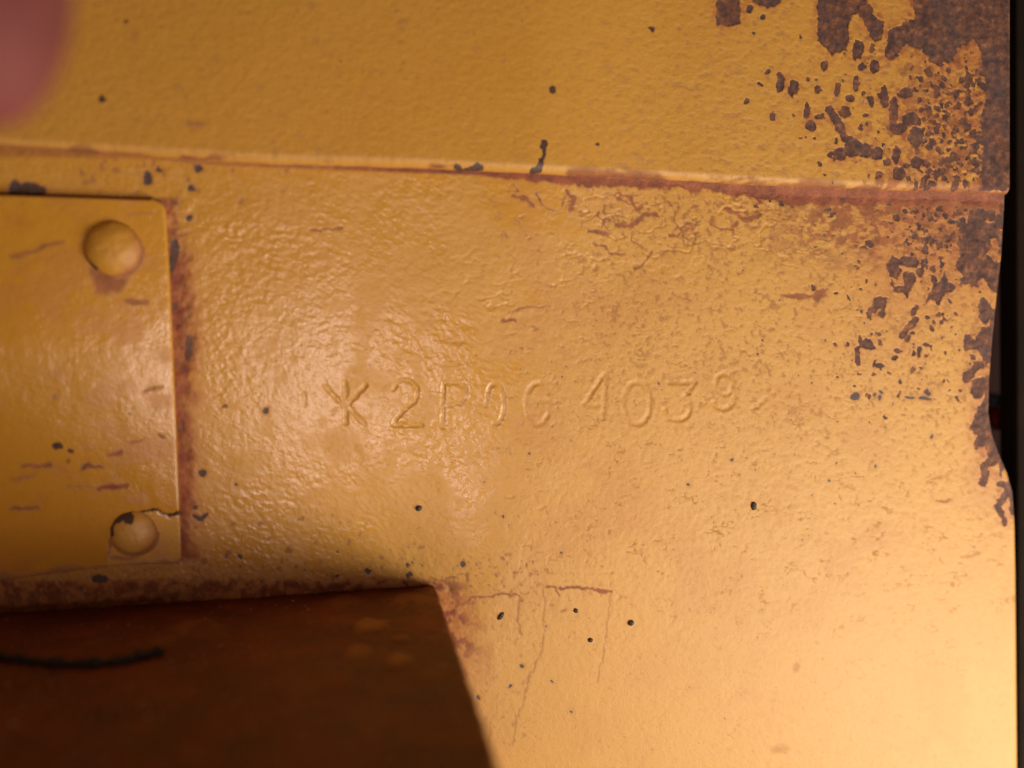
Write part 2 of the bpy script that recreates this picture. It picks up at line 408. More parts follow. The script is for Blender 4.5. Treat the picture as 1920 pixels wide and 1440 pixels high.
GLYPHS = [
    [([(570, 738), (572, 760)], .35)],
    [([(610, 724), (641, 758)], .5), ([(648, 718), (648, 794)], .8), ([(686, 722), (650, 759)], 1.25), ([(652, 762), (684, 796)], .65), ([(642, 764), (618, 778)], .25)],
    [(arc(760, 734, 22, 21, 190, 372) + [(778, 752), (752, 774), (740, 788), (738, 797), (792, 797)], .95)],
    [([(831, 718), (829, 800)], 1.0), ([(831, 717), (862, 717), (873, 727), (873, 742), (862, 757), (833, 761)], .6)],
    [(arc(928, 757, 17, 38, 200, 460), .75), ([(914, 742), (912, 760)], .5)],
    [(arc(1008, 757, 22, 39, 330, 30, 20), .85), ([(1030, 770), (1030, 752), (1012, 752)], .4)],
    [([(1131, 704), (1095, 757)], 1.1), ([(1095, 760), (1138, 760)], .35), ([(1135, 702), (1131, 785)], .65)],
    [(arc(1194, 756, 25, 40, 0, 360, 26), .9)],
    [([(1254, 717), (1302, 717), (1284, 744)], .9), (arc(1270, 764, 24, 24, -60, 170), 1.0)],
    [(arc(1358, 720, 17, 19, -20, -360, 20), .9), (arc(1356, 748, 20, 19, 10, 160), .9), ([(1375, 722), (1376, 748)], .5)],
    [([(1412, 766), (1450, 738)], .6), ([(1436, 722), (1452, 762)], .3)],
]
GLYPH_SDF = []
for strokes in GLYPHS:
    xs = [p[0] for s, _ in strokes for p in s]; ys = [p[1] for s, _ in strokes for p in s]
    sl = mn._win(min(xs), min(ys), max(xs), max(ys), 20)
    gx = GX[sl]+WARPF1[sl]*1.2; gy = GY[sl]+WARPF2[sl]*1.2
    depth = np.zeros(gx.shape, np.float32)
    near = np.full(gx.shape, 99, np.float32)
    for pts, wgt in strokes:
        for (ax, ay), (bx, by) in zip(pts[:-1], pts[1:]):
            dx, dy = bx-ax, by-ay
            t = np.clip(((gx-ax)*dx+(gy-ay)*dy)/(dx*dx+dy*dy+1e-9), 0, 1)
            d = np.hypot(gx-ax-t*dx, gy-ay-t*dy)
            prof = -0.135*wgt*(1-sstep(1.5, 6.0, d)) + 0.022*wgt*np.exp(-((d-9)/2.6)**2)
            depth = np.where(d < near, prof, depth)
            near = np.minimum(near, d)
    GLYPH_SDF.append((sl, near))
    mn.h[sl] += depth*np.clip(.95+.7*fbm(GX[sl], GY[sl], 26, 401, 2), .6, 1.3)
    mn.dirt[sl] = np.maximum(mn.dirt[sl], .22*(1-sstep(1, 5, near))*sstep(-.2, .3, WARPF1[sl]))

for _ in range(34):
    x_ = random.uniform(380, 1700); y_ = random.uniform(420, 1380); a_ = random.gauss(.05, .5); l_ = random.uniform(15, 60)
    mn.line(random.choice(('dirt', 'dirt', 'red')), [(x_, y_), (x_+l_*math.cos(a_), y_+l_*math.sin(a_))], 1.2, soft=2.0, amt=random.uniform(.15, .4))
# height of the paint film
leftness = 1-sstep(900, 1150, GX+.25*(GY-700)+60*WARP1)
peel = fbm(GX*.85+GY*.5, GY*1.0-GX*.55, 13, 221, 3)
peelr = fbm(GX, GY, 8, 231, 3)
grain = fbm(GX, GY, 5, 241, 2)
lowright = sstep(980, 1300, GY+.15*(GX-1300))
peelf = fbm(GX*.62+GY*.38, GY*1.15-GX*.55, 6.5, 225, 3)
rightn = 1-leftness
ampv = np.clip(.75+.9*fbm(GX, GY, 170, 471, 3)+.35*np.exp(-((GX-760)/240)**2-((GY-740)/180)**2), .3, 1.5)
mn.h += (0.026*leftness*ampv + 0.012)*peel + .040*leftness*ampv*peelf + (0.040*(1-.65*lowright))*rightn*peelr + 0.014*grain*(1-.5*lowright)
mn.matt[:] = np.clip(.92*rightn + .55*leftness*sstep(.05, .5, fbm(GX, GY, 120, 481, 4)) + .4*leftness*sstep(.2, .5, fbm(GX, GY, 25, 491, 3)), 0, 1)
mn.stain[:] = np.maximum(mn.stain, .24*sstep(-.05, .5, fbm(GX, GY, 95, 501, 5))*sstep(700, 1050, GX)*(1-.4*lowright))
upzone = rightn*(1-sstep(560, 900, GY-.25*(GX-1200)))
mn.dirt[:] = np.maximum(mn.dirt, (.10*rightn*(1-.7*lowright)+.48*upzone)*sstep(.20, .52, -peelr-.3*grain))
mhalo = blur(mn.bare, 14)
mn.stain[:] = np.maximum(mn.stain, np.clip(2.2*mhalo, 0, 1)*sstep(-.5, .35, peelr))
mn.red[:] = np.maximum(mn.red, .7*np.clip(2.0*mhalo, 0, 1)*sstep(.1, .5, fbm(GX, GY, 10, 227, 3)))
pz = zone2*(1-sstep(470, 600, GY))
mn.red[:] = np.maximum(mn.red, .85*pz*sstep(.05, .35, fbm(GX, GY*1.6, 11, 228, 3)))
mn.dark[:] = np.maximum(mn.dark, .75*pz*sstep(.38, .52, fbm(GX*.8, GY*1.7, 12, 229, 3)))
mn.h += .05*pz*fbm(GX, GY*1.6, 11, 228, 3)
wrk = sstep(1000, 1200, GX)*(1-sstep(470, 640, GY+.12*(GX-1200)))
mn.h += 0.05*wrk*fbm(GX, GY*1.5, 20, 251, 3) + .03*zone2*fbm(GX, GY, 9, 255, 2)
mn.h -= 0.075*CRACK
mn.h -= (.080-.05*peelr)*np.clip(mn.bare, 0, 1) + .04*mn.dark
mn.h += .050*np.clip(2.6*blur(mn.bare, 3)*(1-mn.bare), 0, 1) + .05*mn.bare*fbm(GX, GY, 6, 99, 2)
mn.red[:] = np.maximum(mn.red, np.clip(.9*blur(mn.dark, 4), 0, .5))
mn.h -= 0.03*np.clip(mn.red, 0, 1)*(1-dust)
mn.h += 0.22*band*fbm(GX, GY, 14, 261, 3) + .05*dust*fbm(GX, GY, 7, 271, 3)
mn.h += .10*fbm(GX, GY, 150, 281, 2)*leftness
wr2 = np.exp(-((GX-980-.5*(GY-560))/230)**2-((GY-560)/130)**2) + .6*np.exp(-((GX-900)/160)**2-((GY-700)/120)**2)
rid = np.abs(fbm(GX*.8+GY*.1, GY*1.3, 30, 431, 3))
mn.h -= .11*np.clip(wr2, 0, 1)*(1-sstep(.0, .10, rid))*sstep(-.15, .2, fbm(GX, GY, 40, 441, 2))
rid = np.abs(fbm(GX*.9, GY*1.2, 52, 451, 4))
wr3 = sstep(1000, 1120, GX)*(1-sstep(1450, 1600, GX))*(1-sstep(440, 560, GY))*sstep(350, 380, GY)
mn.h -= .15*wr3*(1-sstep(.0, .07, rid))
mn.red[:] = np.maximum(mn.red, .6*wr3*sstep(.12, .42, fbm(GX, GY*1.3, 9, 531, 3))*sstep(-.1, .35, fbm(GX, GY, 45, 541, 2)+.4*sstep(470, 380, GY)))
mn.red[:] = np.maximum(mn.red, .55*wr3*(1-sstep(.008, .035, rid))*sstep(-.1, .25, brk))
# lumps of the wrinkled patch above the number
mn.h += .045*np.exp(-((GX-860)/170)**2-((GY-640)/90)**2)*fbm(GX, GY*1.6, 26, 291, 3)

# ------------------------------------------------------------------ wear: cover plate
cv = Wear()
for P, w, a in [([(40, 876), (95, 872)], 8, .6), ([(150, 880), (166, 870), (192, 877)], 8, .65), ([(186, 917), (212, 912), (236, 911)], 10, .8),
                ([(18, 955), (72, 952)], 7, .6), ([(205, 851), (228, 850)], 7, .6), ([(246, 830), (268, 825)], 5, .55), ([(296, 815), (306, 822)], 8, .6),
                ([(20, 900), (62, 894)], 9, .35), ([(20, 482), (66, 470), (118, 450)], 9, .45), ([(130, 912), (186, 914)], 4, .4), ([(240, 565), (276, 566)], 10, .5),
                ([(272, 736), (305, 726)], 5, .5), ([(240, 405), (285, 400)], 4, .35)]:
    cv.line('red', P, w, soft=5, amt=min(1, a*1.45))
cv.poly('red', [(164, 500), (248, 512), (226, 548), (180, 550)], soft=12, amt=.8)
for x, y, rx, ry, l, a in [(108, 838, 11, 7, 'dark', .8), (133, 847, 6, 5, 'dark', .75), (127, 864, 7, 6, 'dark', .5), (112, 878, 7, 8, 'dark', .3),
                           (104, 747, 7, 5, 'dirt', .6), (244, 778, 3, 4, 'dark', .6), (60, 800, 3, 3, 'dark', .5)]:
    cv.blob(l, x, y, rx, ry, soft=4, amt=a)
CORNER = [(203, 1042), (208, 1012), (211, 985), (226, 966), (246, 962), (268, 958), (292, 955), (306, 962), (318, 966), (345, 964), (345, 1075), (203, 1075)]
cv.poly('pale', CORNER, soft=2, amt=1, warp=False)
cv.line('dark', [(208, 1016), (211, 988), (226, 967), (246, 962), (270, 958), (293, 954), (305, 962), (316, 967), (334, 964)], 4.5, soft=3)
cv.line('red', [(202, 1042), (208, 1014)], 4, amt=.8)
cv.line('red', [(200, 1048), (260, 1046), (240, 1036)], 7, soft=6, amt=.7)
cv.stain[:] = np.maximum(cv.stain, .4*sstep(.1, .5, fbm(GX, GY*1.4, 60, 301, 4)))
cv.dirt[:] = np.maximum(cv.dirt, .8*sstep(-10, 4, dd+10*fbm(GX, GY, 40, 305, 2)))
cv.h[:] = .09*fbm(GX, GY*1.3, 150, 327, 2)+.018*fbm(GX, GY, 16, 311, 3)+.030*fbm(GX, GY, 34, 321, 2)+.006*fbm(GX, GY, 6, 325, 2)
crk = Wear(); crk.line('dark', [(206, 1030), (211, 988), (226, 967), (246, 962), (270, 958), (293, 954), (305, 962), (316, 967), (334, 964)], 4, soft=5)
cv.h -= .22*crk.dark
cv.h -= .10*cv.pale


# ------------------------------------------------------------------ materials
def new_mat(name):
    m = bpy.data.materials.new(name)
    m.use_nodes = True
    nt = m.node_tree
    return m, nt, nt.nodes, nt.links, nt.nodes['Principled BSDF']


def noise(nt, scale, detail=4, rough=.55, co=None):
    n = nt.nodes.new('ShaderNodeTexNoise')
    n.inputs['Scale'].default_value = scale
    n.inputs['Detail'].default_value = detail
    n.inputs['Roughness'].default_value = rough
    if co: nt.links.new(co, n.inputs['Vector'])
    return n.outputs['Fac']


def ramp(nt, fac, stops):
    r = nt.nodes.new('ShaderNodeValToRGB')
    while len(r.color_ramp.elements) < len(stops): r.color_ramp.elements.new(.5)
    for e, (p, c) in zip(r.color_ramp.elements, stops):
        e.position = p; e.color = (*c, 1)
    nt.links.new(fac, r.inputs['Fac'])
    return r.outputs['Color']


def mix(nt, fac, a, b):
    n = nt.nodes.new('ShaderNodeMix'); n.data_type = 'RGBA'
    for sock, v in ((n.inputs[0], fac), (n.inputs[6], a), (n.inputs[7], b)):
        if isinstance(v, (int, float)): sock.default_value = v
        elif isinstance(v, tuple): sock.default_value = (*v, 1)
        else: nt.links.new(v, sock)
    return n.outputs[2]


def mixf(nt, fac, a, b):
    n = nt.nodes.new('ShaderNodeMix'); n.data_type = 'FLOAT'
    for sock, v in ((n.inputs[0], fac), (n.inputs[2], a), (n.inputs[3], b)):
        if isinstance(v, (int, float)): sock.default_value = v
        else: nt.links.new(v, sock)
    return n.outputs[0]


def math_n(nt, op, a, b, clamp=False):
    n = nt.nodes.new('ShaderNodeMath'); n.operation = op; n.use_clamp = clamp
    for sock, v in zip(n.inputs, (a, b)):
        if isinstance(v, (int, float)): sock.default_value = v
        else: nt.links.new(v, sock)
    return n.outputs[0]


def bump(nt, height, strength, dist, normal=None):
    b = nt.nodes.new('ShaderNodeBump')
    b.inputs['Strength'].default_value = strength
    b.inputs['Distance'].default_value = dist
    nt.links.new(height, b.inputs['Height'])
    if normal: nt.links.new(normal, b.inputs['Normal'])
    return b.outputs['Normal']


def worn_paint(name, paint_a, paint_b, rough=.36):
    m, nt, N, L, bs = new_mat(name)
    co = N.new('ShaderNodeTexCoord').outputs['Object']
    A = N.new('ShaderNodeAttribute'); A.attribute_name = 'wear_a'
    B = N.new('ShaderNodeAttribute'); B.attribute_name = 'wear_b'
    sa = N.new('ShaderNodeSeparateColor'); L.new(A.outputs['Color'], sa.inputs[0])
    sb = N.new('ShaderNodeSeparateColor'); L.new(B.outputs['Color'], sb.inputs[0])
    bare, red, dirt, dark = sa.outputs[0], sa.outputs[1], sa.outputs[2], A.outputs['Alpha']
    pale, stain = sb.outputs[0], sb.outputs[1]
    fine = noise(nt, 2600, 3, .6, co)
    med = noise(nt, 420, 5, .6, co)
    big = noise(nt, 55, 4, .55, co)

    rag = noise(nt, 1300, 4, .7, co)

    def sharpen(v, lo=.38, hi=.62, jit=.35):
        j = math_n(nt, 'MULTIPLY', math_n(nt, 'SUBTRACT', math_n(nt, 'MULTIPLY', math_n(nt, 'ADD', fine, rag), .5), .5), jit)
        s = math_n(nt, 'ADD', v, j)
        mr = N.new('ShaderNodeMapRange'); mr.interpolation_type = 'SMOOTHSTEP'
        mr.inputs['From Min'].default_value = lo; mr.inputs['From Max'].default_value = hi
        L.new(s, mr.inputs['Value'])
        return mr.outputs[0]

    base = mix(nt, math_n(nt, 'MULTIPLY', math_n(nt, 'ADD', big, med), .5), paint_a, paint_b)
    base = mix(nt, math_n(nt, 'MULTIPLY', pale, .55), base, (.74, .42, .11))
    # brown grime lying in the pits of the paint
    pits = N.new('ShaderNodeMapRange'); pits.inputs['From Min'].default_value = .60; pits.inputs['From Max'].default_value = .72
    L.new(noise(nt, 1500, 3, .65, co), pits.inputs['Value'])
    base = mix(nt, math_n(nt, 'MULTIPLY', pits.outputs[0], mixf(nt, big, .10, .50)), base, (.36, .14, .03))
    pit2 = N.new('ShaderNodeMapRange'); pit2.inputs['From Min'].default_value = .655; pit2.inputs['From Max'].default_value = .70
    L.new(noise(nt, 3300, 2, .6, co), pit2.inputs['Value'])
    base = mix(nt, math_n(nt, 'MULTIPLY', pit2.outputs[0], mixf(nt, sb.outputs[2], .25, .65)), base, (.25, .085, .025))
    base = mix(nt, math_n(nt, 'MULTIPLY', stain, mixf(nt, med, .65, 1.25), True), base, mix(nt, med, (.40, .115, .020), (.60, .23, .04)))
    redcol = ramp(nt, med, [(.3, (.16, .036, .013)), (.55, (.28, .068, .024)), (.75, (.42, .12, .04))])
    redm = math_n(nt, 'MULTIPLY', red, mixf(nt, fine, .75, 1.25), True)
    c = mix(nt, redm, base, redcol)
    dustc = ramp(nt, fine, [(.3, (.16, .060, .020)), (.6, (.36, .145, .050)), (.8, (.52, .25, .08))])
    c = mix(nt, math_n(nt, 'MULTIPLY', dirt, mixf(nt, fine, .6, 1.3), True), c, dustc)
    barecol = ramp(nt, noise(nt, 700, 5, .65, co), [(.32, (.048, .020, .014)), (.46, (.105, .038, .023)), (.58, (.18, .064, .028)), (.72, (.38, .14, .045))])
    blu = N.new('ShaderNodeMapRange'); blu.inputs['From Min'].default_value = .46; blu.inputs['From Max'].default_value = .62
    L.new(noise(nt, 130, 4, .6, co), blu.inputs['Value'])
    barecol = mix(nt, math_n(nt, 'MULTIPLY', blu.outputs[0], .20), barecol, ramp(nt, med, [(.35, (.060, .050, .052)), (.65, (.135, .105, .105))]))
    orr = N.new('ShaderNodeMapRange'); orr.inputs['From Min'].default_value = .56; orr.inputs['From Max'].default_value = .70
    L.new(noise(nt, 330, 5, .65, co), orr.inputs['Value'])
    barecol = mix(nt, math_n(nt, 'MULTIPLY', orr.outputs[0], .7), barecol, (.27, .085, .025))
    bm = sharpen(bare, .36, .60, 1.5)
    c = mix(nt, bm, c, barecol)
    dm = sharpen(dark, .3, .7, .2)
    c = mix(nt, dm, c, ramp(nt, fine, [(.3, (.055, .028, .020)), (.7, (.13, .068, .046))]))
    L.new(c, bs.inputs['Base Color'])
    r = mixf(nt, fine, rough-.05, rough+.08)
    r = mixf(nt, stain, r, .55)
    r = mixf(nt, sb.outputs[2], r, .60)
    r = mixf(nt, redm, r, .82)
    r = mixf(nt, dirt, r, .9)
    r = mixf(nt, bm, r, .85)
    L.new(r, bs.inputs['Roughness'])
    n1 = bump(nt, noise(nt, 1100, 4, .6, co), .35, .00012)
    n2 = bump(nt, fine, .55, .00008, n1)
    L.new(n2, bs.inputs['Normal'])
    bs.inputs['Specular IOR Level'].default_value = .65
    return m


PAINT = worn_paint('worn_yellow_paint', (.58, .264, .032), (.68, .338, .056), .22)
COVER = worn_paint('worn_deep_yellow_paint', (.57, .252, .022), (.67, .318, .038), .17)


def simple_mat(name, stops, scale, rough, bumpd=.0001, metal=0, detail=5, spec=.5):
    m, nt, N, L, bs = new_mat(name)
    co = N.new('ShaderNodeTexCoord').outputs['Object']
    f = noise(nt, scale, detail, .6, co)
    L.new(ramp(nt, f, stops), bs.inputs['Base Color'])
    L.new(mixf(nt, f, rough-.08, rough+.08), bs.inputs['Roughness'])
    bs.inputs['Metallic'].default_value = metal
    bs.inputs['Specular IOR Level'].default_value = spec
    L.new(bump(nt, noise(nt, scale*3, 4, .6, co), .5, bumpd), bs.inputs['Normal'])
    return m


# ------------------------------------------------------------------ mesh helpers
def link(name, me, mat=None, parent=None):
    o = bpy.data.objects.new(name, me)
    COL.objects.link(o)
    if mat: me.materials.append(mat)
    if parent: o.parent = parent
    return o


def mesh_from(co, faces, smooth=True, name='mesh'):
    me = bpy.data.meshes.new(name)
    n = len(co); m = len(faces); k = faces.shape[1]
    me.vertices.add(n); me.vertices.foreach_set('co', np.ascontiguousarray(co, np.float32).ravel())
    me.loops.add(m*k); me.loops.foreach_set('vertex_index', np.ascontiguousarray(faces, np.int32).ravel())
    me.polygons.add(m)
    me.polygons.foreach_set('loop_start', np.arange(0, m*k, k, dtype=np.int32))
    me.polygons.foreach_set('use_smooth', np.full(m, smooth))
    me.update(calc_edges=True)
    return me


def attr(me, name, arr):
    a = me.attributes.new(name, 'FLOAT_COLOR', 'POINT')
    a.data.foreach_set('color', np.ascontiguousarray(arr, np.float32).ravel())


def wear_attrs(w, px, py):
    s = lambda r: sample(r, px, py)
    A = np.stack([s(w.bare), s(w.red), s(w.dirt), s(w.dark)], -1)
    Z = np.zeros_like(px)
    B = np.stack([s(w.pale), s(w.stain), s(w.matt), Z+1], -1)
    return A.reshape(-1, 4), B.reshape(-1, 4)


def quads(nr, nc):
    i = np.arange(nr*nc).reshape(nr, nc)
    return np.stack([i[:-1, :-1], i[1:, :-1], i[1:, 1:], i[:-1, 1:]], -1).reshape(-1, 4)


def sub_mesh(co, faces, A, B):
    used = np.unique(faces)
    remap = np.full(len(co), -1, np.int64); remap[used] = np.arange(len(used))
    me = mesh_from(co[used], remap[faces])
    attr(me, 'wear_a', A[used]); attr(me, 'wear_b', B[used])
    return me


def tag(o, label, cat, group=None, kind=None):
    if label: o['label'] = label
    if cat: o['category'] = cat
    if group: o['group'] = group
    if kind: o['kind'] = kind
    return o


def empty(name, loc=(0, 0, 0)):
    o = bpy.data.objects.new(name, None)
    COL.objects.link(o); o.location = loc
    o.empty_display_size = .01
    return o


def lathe(profile, seg=40):
    """profile: (radius, height) from the rim to the pole; axis +z"""
    co = []; f = []
    for r, z in profile:
        for k in range(seg):
            a = 2*math.pi*k/seg
            co.append((r*math.cos(a), r*math.sin(a), z))
    for i in range(len(profile)-1):
        for k in range(seg):
            f.append((i*seg+k, i*seg+(k+1) % seg, (i+1)*seg+(k+1) % seg, (i+1)*seg+k))
    return np.array(co), np.array(f)


def child_at_origin(o, parent):
    o.parent = parent


# ------------------------------------------------------------------ the machine frame
frame = empty('machine_frame')
tag(frame, 'rust worn yellow painted steel machine frame stamped with a serial number', 'machine frame')


def macro_main(px, py):
    """slow shape of the plate, mm towards the camera"""
    c = (px-1010) + .42*(py-700)              # crease running down-left through the number
    cc_ = np.clip(c+90, 0, None)
    h = -.0050*np.where(cc_ < 180, cc_**2/360.0, cc_-90)
    left = 1-sstep(820, 1120, px+.42*(py-700))
    h = h + .0062*left*np.clip(720-py, -420, 420)
    return h


# --- main plate
def fine_axis(a, b, step, lo, hi, coarse=28):
    return np.concatenate([np.arange(lo, a, coarse), np.arange(a, b, step), np.arange(b, hi+coarse, coarse)])


ST = 2.0
u = fine_axis(-40, 1720, ST, -640, 1719)
u = np.concatenate([np.arange(-640, -40, 28), np.arange(-40, 1720, ST)])
ur = np.linspace(0, 1, 96)                      # from x = 1720 to the right edge
v = np.concatenate([np.arange(0, 1, 1/596.0), [1.0]])
rows_y0 = lambda x: SEAM(x)-14.0
vy = np.concatenate([np.arange(0, 1180, ST), np.arange(1180, 1900, 30)])   # px below the seam
U = np.concatenate([u, 1720+ur*180])
PX = np.repeat(U[None, :], len(vy), 0)
PY = vy[:, None] + rows_y0(U)[None, :]*np.clip(1-vy[:, None]/900, 0, 1) + 330*np.clip(vy[:, None]/900, 0, 1)
edge = RIGHT_EDGE(PY)
nr_ = len(ur)
PX[:, -nr_:] = 1720 + ur[None, :]*(edge[:, -nr_:]-1720)
Hm = macro_main(PX, PY) + sample(mn.h, PX, PY)
co = place(PX, PY, Hm)
A, B = wear_attrs(mn, PX, PY)
# rounded right edge and thickness
bev = []
r_e = .0011
for k in range(1, 6):
    a = k/5*math.pi/2
    bev.append((r_e*math.sin(a), r_e*(1-math.cos(a))))
bev += [(r_e, .004), (r_e-.0002, .0095)]
tang = np.gradient(co[:, -1], axis=0); tang /= np.linalg.norm(tang, axis=1)[:, None]
outd = np.cross(tang, np.array([0., 1., 0.])); outd *= np.sign(outd[:, :1]+1e-9)
ext = [co[:, -1] + outd*dx + np.array([0, dy, 0]) for dx, dy in bev]
co = np.concatenate([co] + [e[:, None] for e in ext], 1)
nR, nC = co.shape[:2]
padA = np.repeat(A.reshape(nR, -1, 4)[:, -1:], len(bev), 1).copy(); padA[:, 2:, 0] = np.maximum(padA[:, 2:, 0], .9)  # worn bare tone also paints the shade of the edge turning away
padB = np.repeat(B.reshape(nR, -1, 4)[:, -1:], len(bev), 1)
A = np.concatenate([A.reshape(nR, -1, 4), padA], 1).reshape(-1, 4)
B = np.concatenate([B.reshape(nR, -1, 4), padB], 1).reshape(-1, 4)
cov = co.reshape(-1, 3)
Q = quads(nR, nC)
# split the faces of each stamped character off as its own piece
fx = np.concatenate([PX, np.repeat(PX[:, -1:], len(bev), 1)+50], 1).ravel()[Q].mean(1)
fy = np.concatenate([PY, np.repeat(PY[:, -1:], len(bev), 1)], 1).ravel()[Q].mean(1)
owner = np.full(len(Q), -1)
for gi, (sl, near) in enumerate(GLYPH_SDF):
    ys, xs = sl
    gx0, gy0 = xs.start+X0, ys.start+Y0
    inw = (fx > gx0+1) & (fx < xs.stop+X0-2) & (fy > gy0+1) & (fy < ys.stop+Y0-2)
    idx = np.where(inw)[0]
    d = near[(fy[idx]-gy0).astype(int), (fx[idx]-gx0).astype(int)]
    owner[idx[(d < 7.0) & (owner[idx] < 0)]] = gi
full = mesh_from(cov, Q)
VN = np.zeros(len(cov)*3, np.float32); full.vertices.foreach_get('normal', VN); VN = VN.reshape(-1, 3)


def piece(sel):
    f = Q[sel]
    used = np.unique(f)
    me = sub_mesh(cov, f, A, B)
    me.normals_split_custom_set_from_vertices(VN[used].tolist())
    return me


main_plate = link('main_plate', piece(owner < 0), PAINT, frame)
main_plate['label'] = 'yellow plate with crackled paint carrying the stamped serial number'
for gi in range(len(GLYPHS)):
    if (owner == gi).sum() > 4:
        link('stamped_character', piece(owner == gi), PAINT, main_plate)
bpy.data.meshes.remove(full)

# --- upper plate, lapped over the main plate
UPH = 1.9
uu = np.concatenate([np.arange(-640, -40, 28), np.arange(-40, 1886, ST), [1886, 1888]])
vv = np.concatenate([np.arange(-520, -60, 28), np.arange(-60, 0.01, 2.0)])          # row parameter: above frame
nrow = 190
t = np.linspace(0, 1, nrow)
PXu = np.repeat(uu[None, :], nrow+16, 0)
ytop = np.linspace(-520, -44, 16)
PYu = np.concatenate([np.repeat(ytop[:, None], len(uu), 1), -30 + t[:, None]*(SEAM(uu)[None, :]-15+30)], 0)
bulge = lambda y, x: -.0 + 0.0*y
Hu = UPH + np.maximum(macro_main(uu, SEAM(uu)), -9)[None, :] + sample(up.h, PXu, PYu)
cu = place(PXu, PYu, Hu)
Au, Bu = wear_attrs(up, PXu, PYu)
# lower lip (faces down, catches the light) then right side
prof = [(.0014*math.sin(a), .0014*(1-math.cos(a))) for a in np.linspace(.2, math.pi/2, 8)] + [(.00145, .0018), (.0014, .0024)]
jit = .00012*fbm(uu, uu*0, 40, 331, 3)
low_rows = [cu[-1] + np.stack([0*uu, dy+0*uu, -(dz+jit*(k/10.0))], -1) for k, (dz, dy) in enumerate(prof)]
cu = np.concatenate([cu, np.stack(low_rows, 0)], 0)
Au = Au.reshape(nrow+16, -1, 4); Bu = Bu.reshape(nrow+16, -1, 4)
lx = np.repeat(uu[None, :], len(prof), 0); ly = SEAM(uu)[None, :]-15+np.linspace(1.5, 16, len(prof))[:, None]
Al, Bl = wear_attrs(up, lx, ly)
Au = np.concatenate([Au, Al.reshape(len(prof), -1, 4)], 0); Bu = np.concatenate([Bu, Bl.reshape(len(prof), -1, 4)], 0)
Au[-1, :, 1] = np.maximum(Au[-1, :, 1], .6)
side = [cu[:, -1] + np.array([r_e*math.sin(a), r_e*(1-math.cos(a)), 0]) for a in np.linspace(.3, math.pi/2, 5)]
side += [cu[:, -1]+np.array([r_e, .010, 0])]
cu = np.concatenate([cu, np.stack(side, 1)], 1)
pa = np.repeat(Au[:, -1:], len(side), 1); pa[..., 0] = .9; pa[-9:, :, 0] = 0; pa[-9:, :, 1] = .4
Au = np.concatenate([Au, pa], 1); Bu = np.concatenate([Bu, np.repeat(Bu[:, -1:], len(side), 1)], 1)
me = mesh_from(cu.reshape(-1, 3), quads(*cu.shape[:2]))
attr(me, 'wear_a', Au.reshape(-1, 4)); attr(me, 'wear_b', Bu.reshape(-1, 4))
upper = link('upper_plate', me, PAINT, frame)
upper['label'] = 'upper yellow plate lapped over the other, rust flaking its right end'

# --- seam filler: rough rust bead under the lip, swelling towards the right
sx = np.arange(880, 1884, 2.0)
sw = np.interp(sx, [880, 1000, 1200, 1480, 1884], [3, 8, 16, 26, 22])
tt = np.linspace(0, 1, 14)
SX = np.repeat(sx[None, :], 14, 0)
SYp = SEAM(sx)[None, :] - 6 + tt[:, None]*(sw[None, :]+6)
SH = -0.12 + (np.interp(sx, [880, 1100, 1500, 1884], [.15, .35, .75, .7])[None, :])*(1-tt[:, None])**1.3
SH = SH + .06*fbm(SX, SYp, 9, 341, 3) + macro_main(SX, SYp)
cs = place(SX, SYp, SH)
me = mesh_from(cs.reshape(-1, 3), quads(*cs.shape[:2]))
n = SX.size
a4 = np.zeros((n, 4), np.float32); a4[:, 1] = .95
b4 = np.zeros((n, 4), np.float32)
attr(me, 'wear_a', a4); attr(me, 'wear_b', b4)
bead = link('seam_bead', me, PAINT, frame)
bead['label'] = 'red brown rusty bead filling the seam between the plates'

# --- cover plate, riveted on
CVH = 1.15
TOPY = interp([(-700, 345), (0, 369), (290, 378), (340, 380)])
BOTY = interp([(-700, 1195), (0, 1086), (150, 1065), (230, 1056), (345, 1053)])


def cover_right(y):
    base = np.interp(y, [370, 500, 760, 950, 1060], [303, 311, 323, 331, 336])
    d = np.clip((TOPY(300)+20 - y)/20, 0, 1)
    base = base - 20*(1-np.sqrt(np.clip(1-d*d, 0, 1)))
    d2 = np.clip((y-(BOTY(336)-6))/6, 0, 1)
    return base - 5*(1-np.sqrt(np.clip(1-d2*d2, 0, 1)))


tu = np.concatenate([np.linspace(-600, -40, 20), np.arange(-30, 300, 2.0), [300]])
tv = np.concatenate([np.linspace(0, .03, 14)[:-1], np.linspace(.03, .985, 330), np.linspace(.985, 1, 8)[1:]])
PXc = np.zeros((len(tv), len(tu))); PYc = np.zeros_like(PXc)
for i, tvi in enumerate(tv):
    yr = TOPY(300)+tvi*(BOTY(300)-TOPY(300))
    xr = cover_right(yr)
    x = np.where(tu > 0, tu/300*xr, tu)
    PXc[i] = x
    PYc[i] = TOPY(x)+tvi*(BOTY(x)-TOPY(x))


def macro_cover(px, py):
    return macro_main(px, py) + CVH + 2.3*np.exp(-((py-680)/250.0)**2)*np.clip((330-px)/300, 0, 1.6) - .25*sstep(930, 1060, py)


Hc = macro_cover(PXc, PYc)+sample(cv.h, PXc, PYc)
cc = place(PXc, PYc, Hc)
Ac, Bc = wear_attrs(cv, PXc, PYc)
Ac = Ac.reshape(len(tv), -1, 4); Bc = Bc.reshape(len(tv), -1, 4)
rb = .00035
angs = np.linspace(.35, math.pi/2, 5)


def skirt_rows(edge_line, outward):
    rows = [edge_line+outward*(rb*math.sin(a))+np.array([0, rb*(1-math.cos(a)), 0]) for a in angs]
    rows.append(edge_line+outward*rb+np.array([0, .0036, 0]))
    return rows


